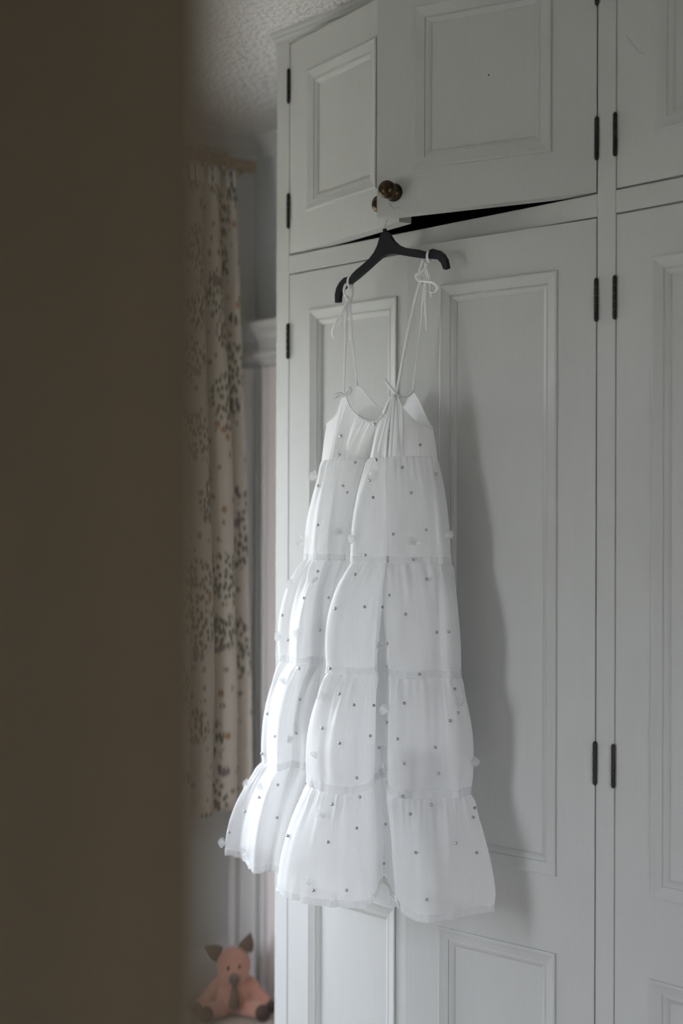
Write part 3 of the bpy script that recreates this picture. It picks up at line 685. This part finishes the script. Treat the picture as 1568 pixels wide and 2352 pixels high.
# ------------------------------------------------------------------ plush pig on the carpet
PGL = Vector((-3.243, .390, 0)); PGR = math.radians(52)
PG = tag(empty('plush_pig', PGL, PGR), 'small pink plush pig with dark ears sitting on the floor by the door', 'soft toy')
def ell(bm, c, r, rot=(0, 0, 0), u=24, v=16):
    M = Matrix.Translation(c) @ Matrix.Rotation(rot[2], 4, 'Z') @ Matrix.Rotation(rot[1], 4, 'Y') @ Matrix.Rotation(rot[0], 4, 'X') @ Matrix.Diagonal((*r, 1))
    bmesh.ops.create_uvsphere(bm, u_segments=u, v_segments=v, radius=1, matrix=M)
def pgl(name, bm, m, parent=None, smooth=True):
    me = fin(bm, name); o = bpy.data.objects.new(name, me); COL.objects.link(o); me.materials.append(m); o.parent = parent or PG
    for p in me.polygons: p.use_smooth = smooth
    return o
bm = bmesh.new()
ell(bm, (0, 0, .060), (.063, .056, .062)); ell(bm, (0, -.004, .142), (.052, .047, .054)); ell(bm, (0, -.028, .125), (.036, .034, .030))
for s in (-1, 1):
    for k in range(6):
        f = k/5; ell(bm, (s*(.046+.052*f), -.010-.020*f, .088-.052*f), (.023-.004*f, .023-.004*f, .023-.004*f), u=16, v=10)
        ell(bm, (s*(.030+.045*f), -.030-.034*f, .026), (.024, .024, .0245), u=16, v=10)
body = pgl('body', bm, PIGM); md = body.modifiers.new('fuse', 'REMESH'); md.mode = 'VOXEL'; md.voxel_size = .0035; md.use_smooth_shade = True
md = body.modifiers.new('soft', 'SMOOTH'); md.iterations = 6
bm = bmesh.new(); tube_bm(bm, [(0, -.052, .120), (0, -.066, .119), (0, -.070, .119)], [.0175, .0155, .012], 20)
sn = pgl('snout', bm, PIGS)
for s in (-1, 1):
    bm = bmesh.new(); ell(bm, (s*.0062, -.0702, .1195), (.003, .0015, .0048), u=12, v=8); pgl('nostril', bm, BEAD, sn)
    bm = bmesh.new(); ell(bm, (s*.0165-.001, -.0500, .149+.002*s), (.0048, .003, .0055), u=14, v=10); pgl('eye', bm, BEAD)
    # ears: cupped triangles
    bm = bmesh.new(); G = []
    tipv = Vector((.050, -.004, .236)) if s > 0 else Vector((-.088, -.006, .200)); base = Vector((.032, -.002, .180)) if s > 0 else Vector((-.041, -.002, .170)); upv = (tipv-base)
    side = Vector((.023, 0, -.006)) if s > 0 else Vector((.008, 0, .024))
    for r in range(9):
        t = r/8; row = []
        for k in range(9):
            q = -1+k/4; wv = (1-t)**.75*(1+.5*math.sin(t*3)); row.append(bm.verts.new(base+upv*t+side*q*wv*.85+Vector((0, .010*q*q*(1-t)-.004*math.sin(t*3), 0))))
        G.append(row)
    for r in range(8):
        for k in range(8): bm.faces.new((G[r][k], G[r][k+1], G[r+1][k+1], G[r+1][k]))
    e = pgl('ear', bm, PIGE); md = e.modifiers.new('t', 'SOLIDIFY'); md.thickness = .006; md.offset = 0
    bm = bmesh.new(); ell(bm, (s*.104, -.034, .028), (.021, .020, .022)); pgl('hand_trotter', bm, PIGD)
    bm = bmesh.new(); ell(bm, (s*.083, -.078, .025), (.023, .018, .024)); pgl('foot_trotter', bm, PIGD)
# dark ribbon hanging from the neck
bm = bmesh.new(); tie = [(.004, -.050, .098), (.006, -.058, .092), (.010, -.064, .078), (.014, -.067, .060), (.016, -.064, .040), (.0, -.060, .028)]
for y in (0, 1):
    pass
F = []
for hw, yy, zz in tie: F.append([bm.verts.new((x, yy-(.003 if abs(x) < 1e-6 else 0), zz)) for x in (-hw, 0, hw)])
for a, b in zip(F, F[1:]):
    for k in range(2): bm.faces.new((a[k], a[k+1], b[k+1], b[k]))
bmesh.ops.remove_doubles(bm, verts=bm.verts, dist=.0001)
tr_ = pgl('neck_ribbon', bm, PIGE); md = tr_.modifiers.new('t', 'SOLIDIFY'); md.thickness = .004; md.offset = 0
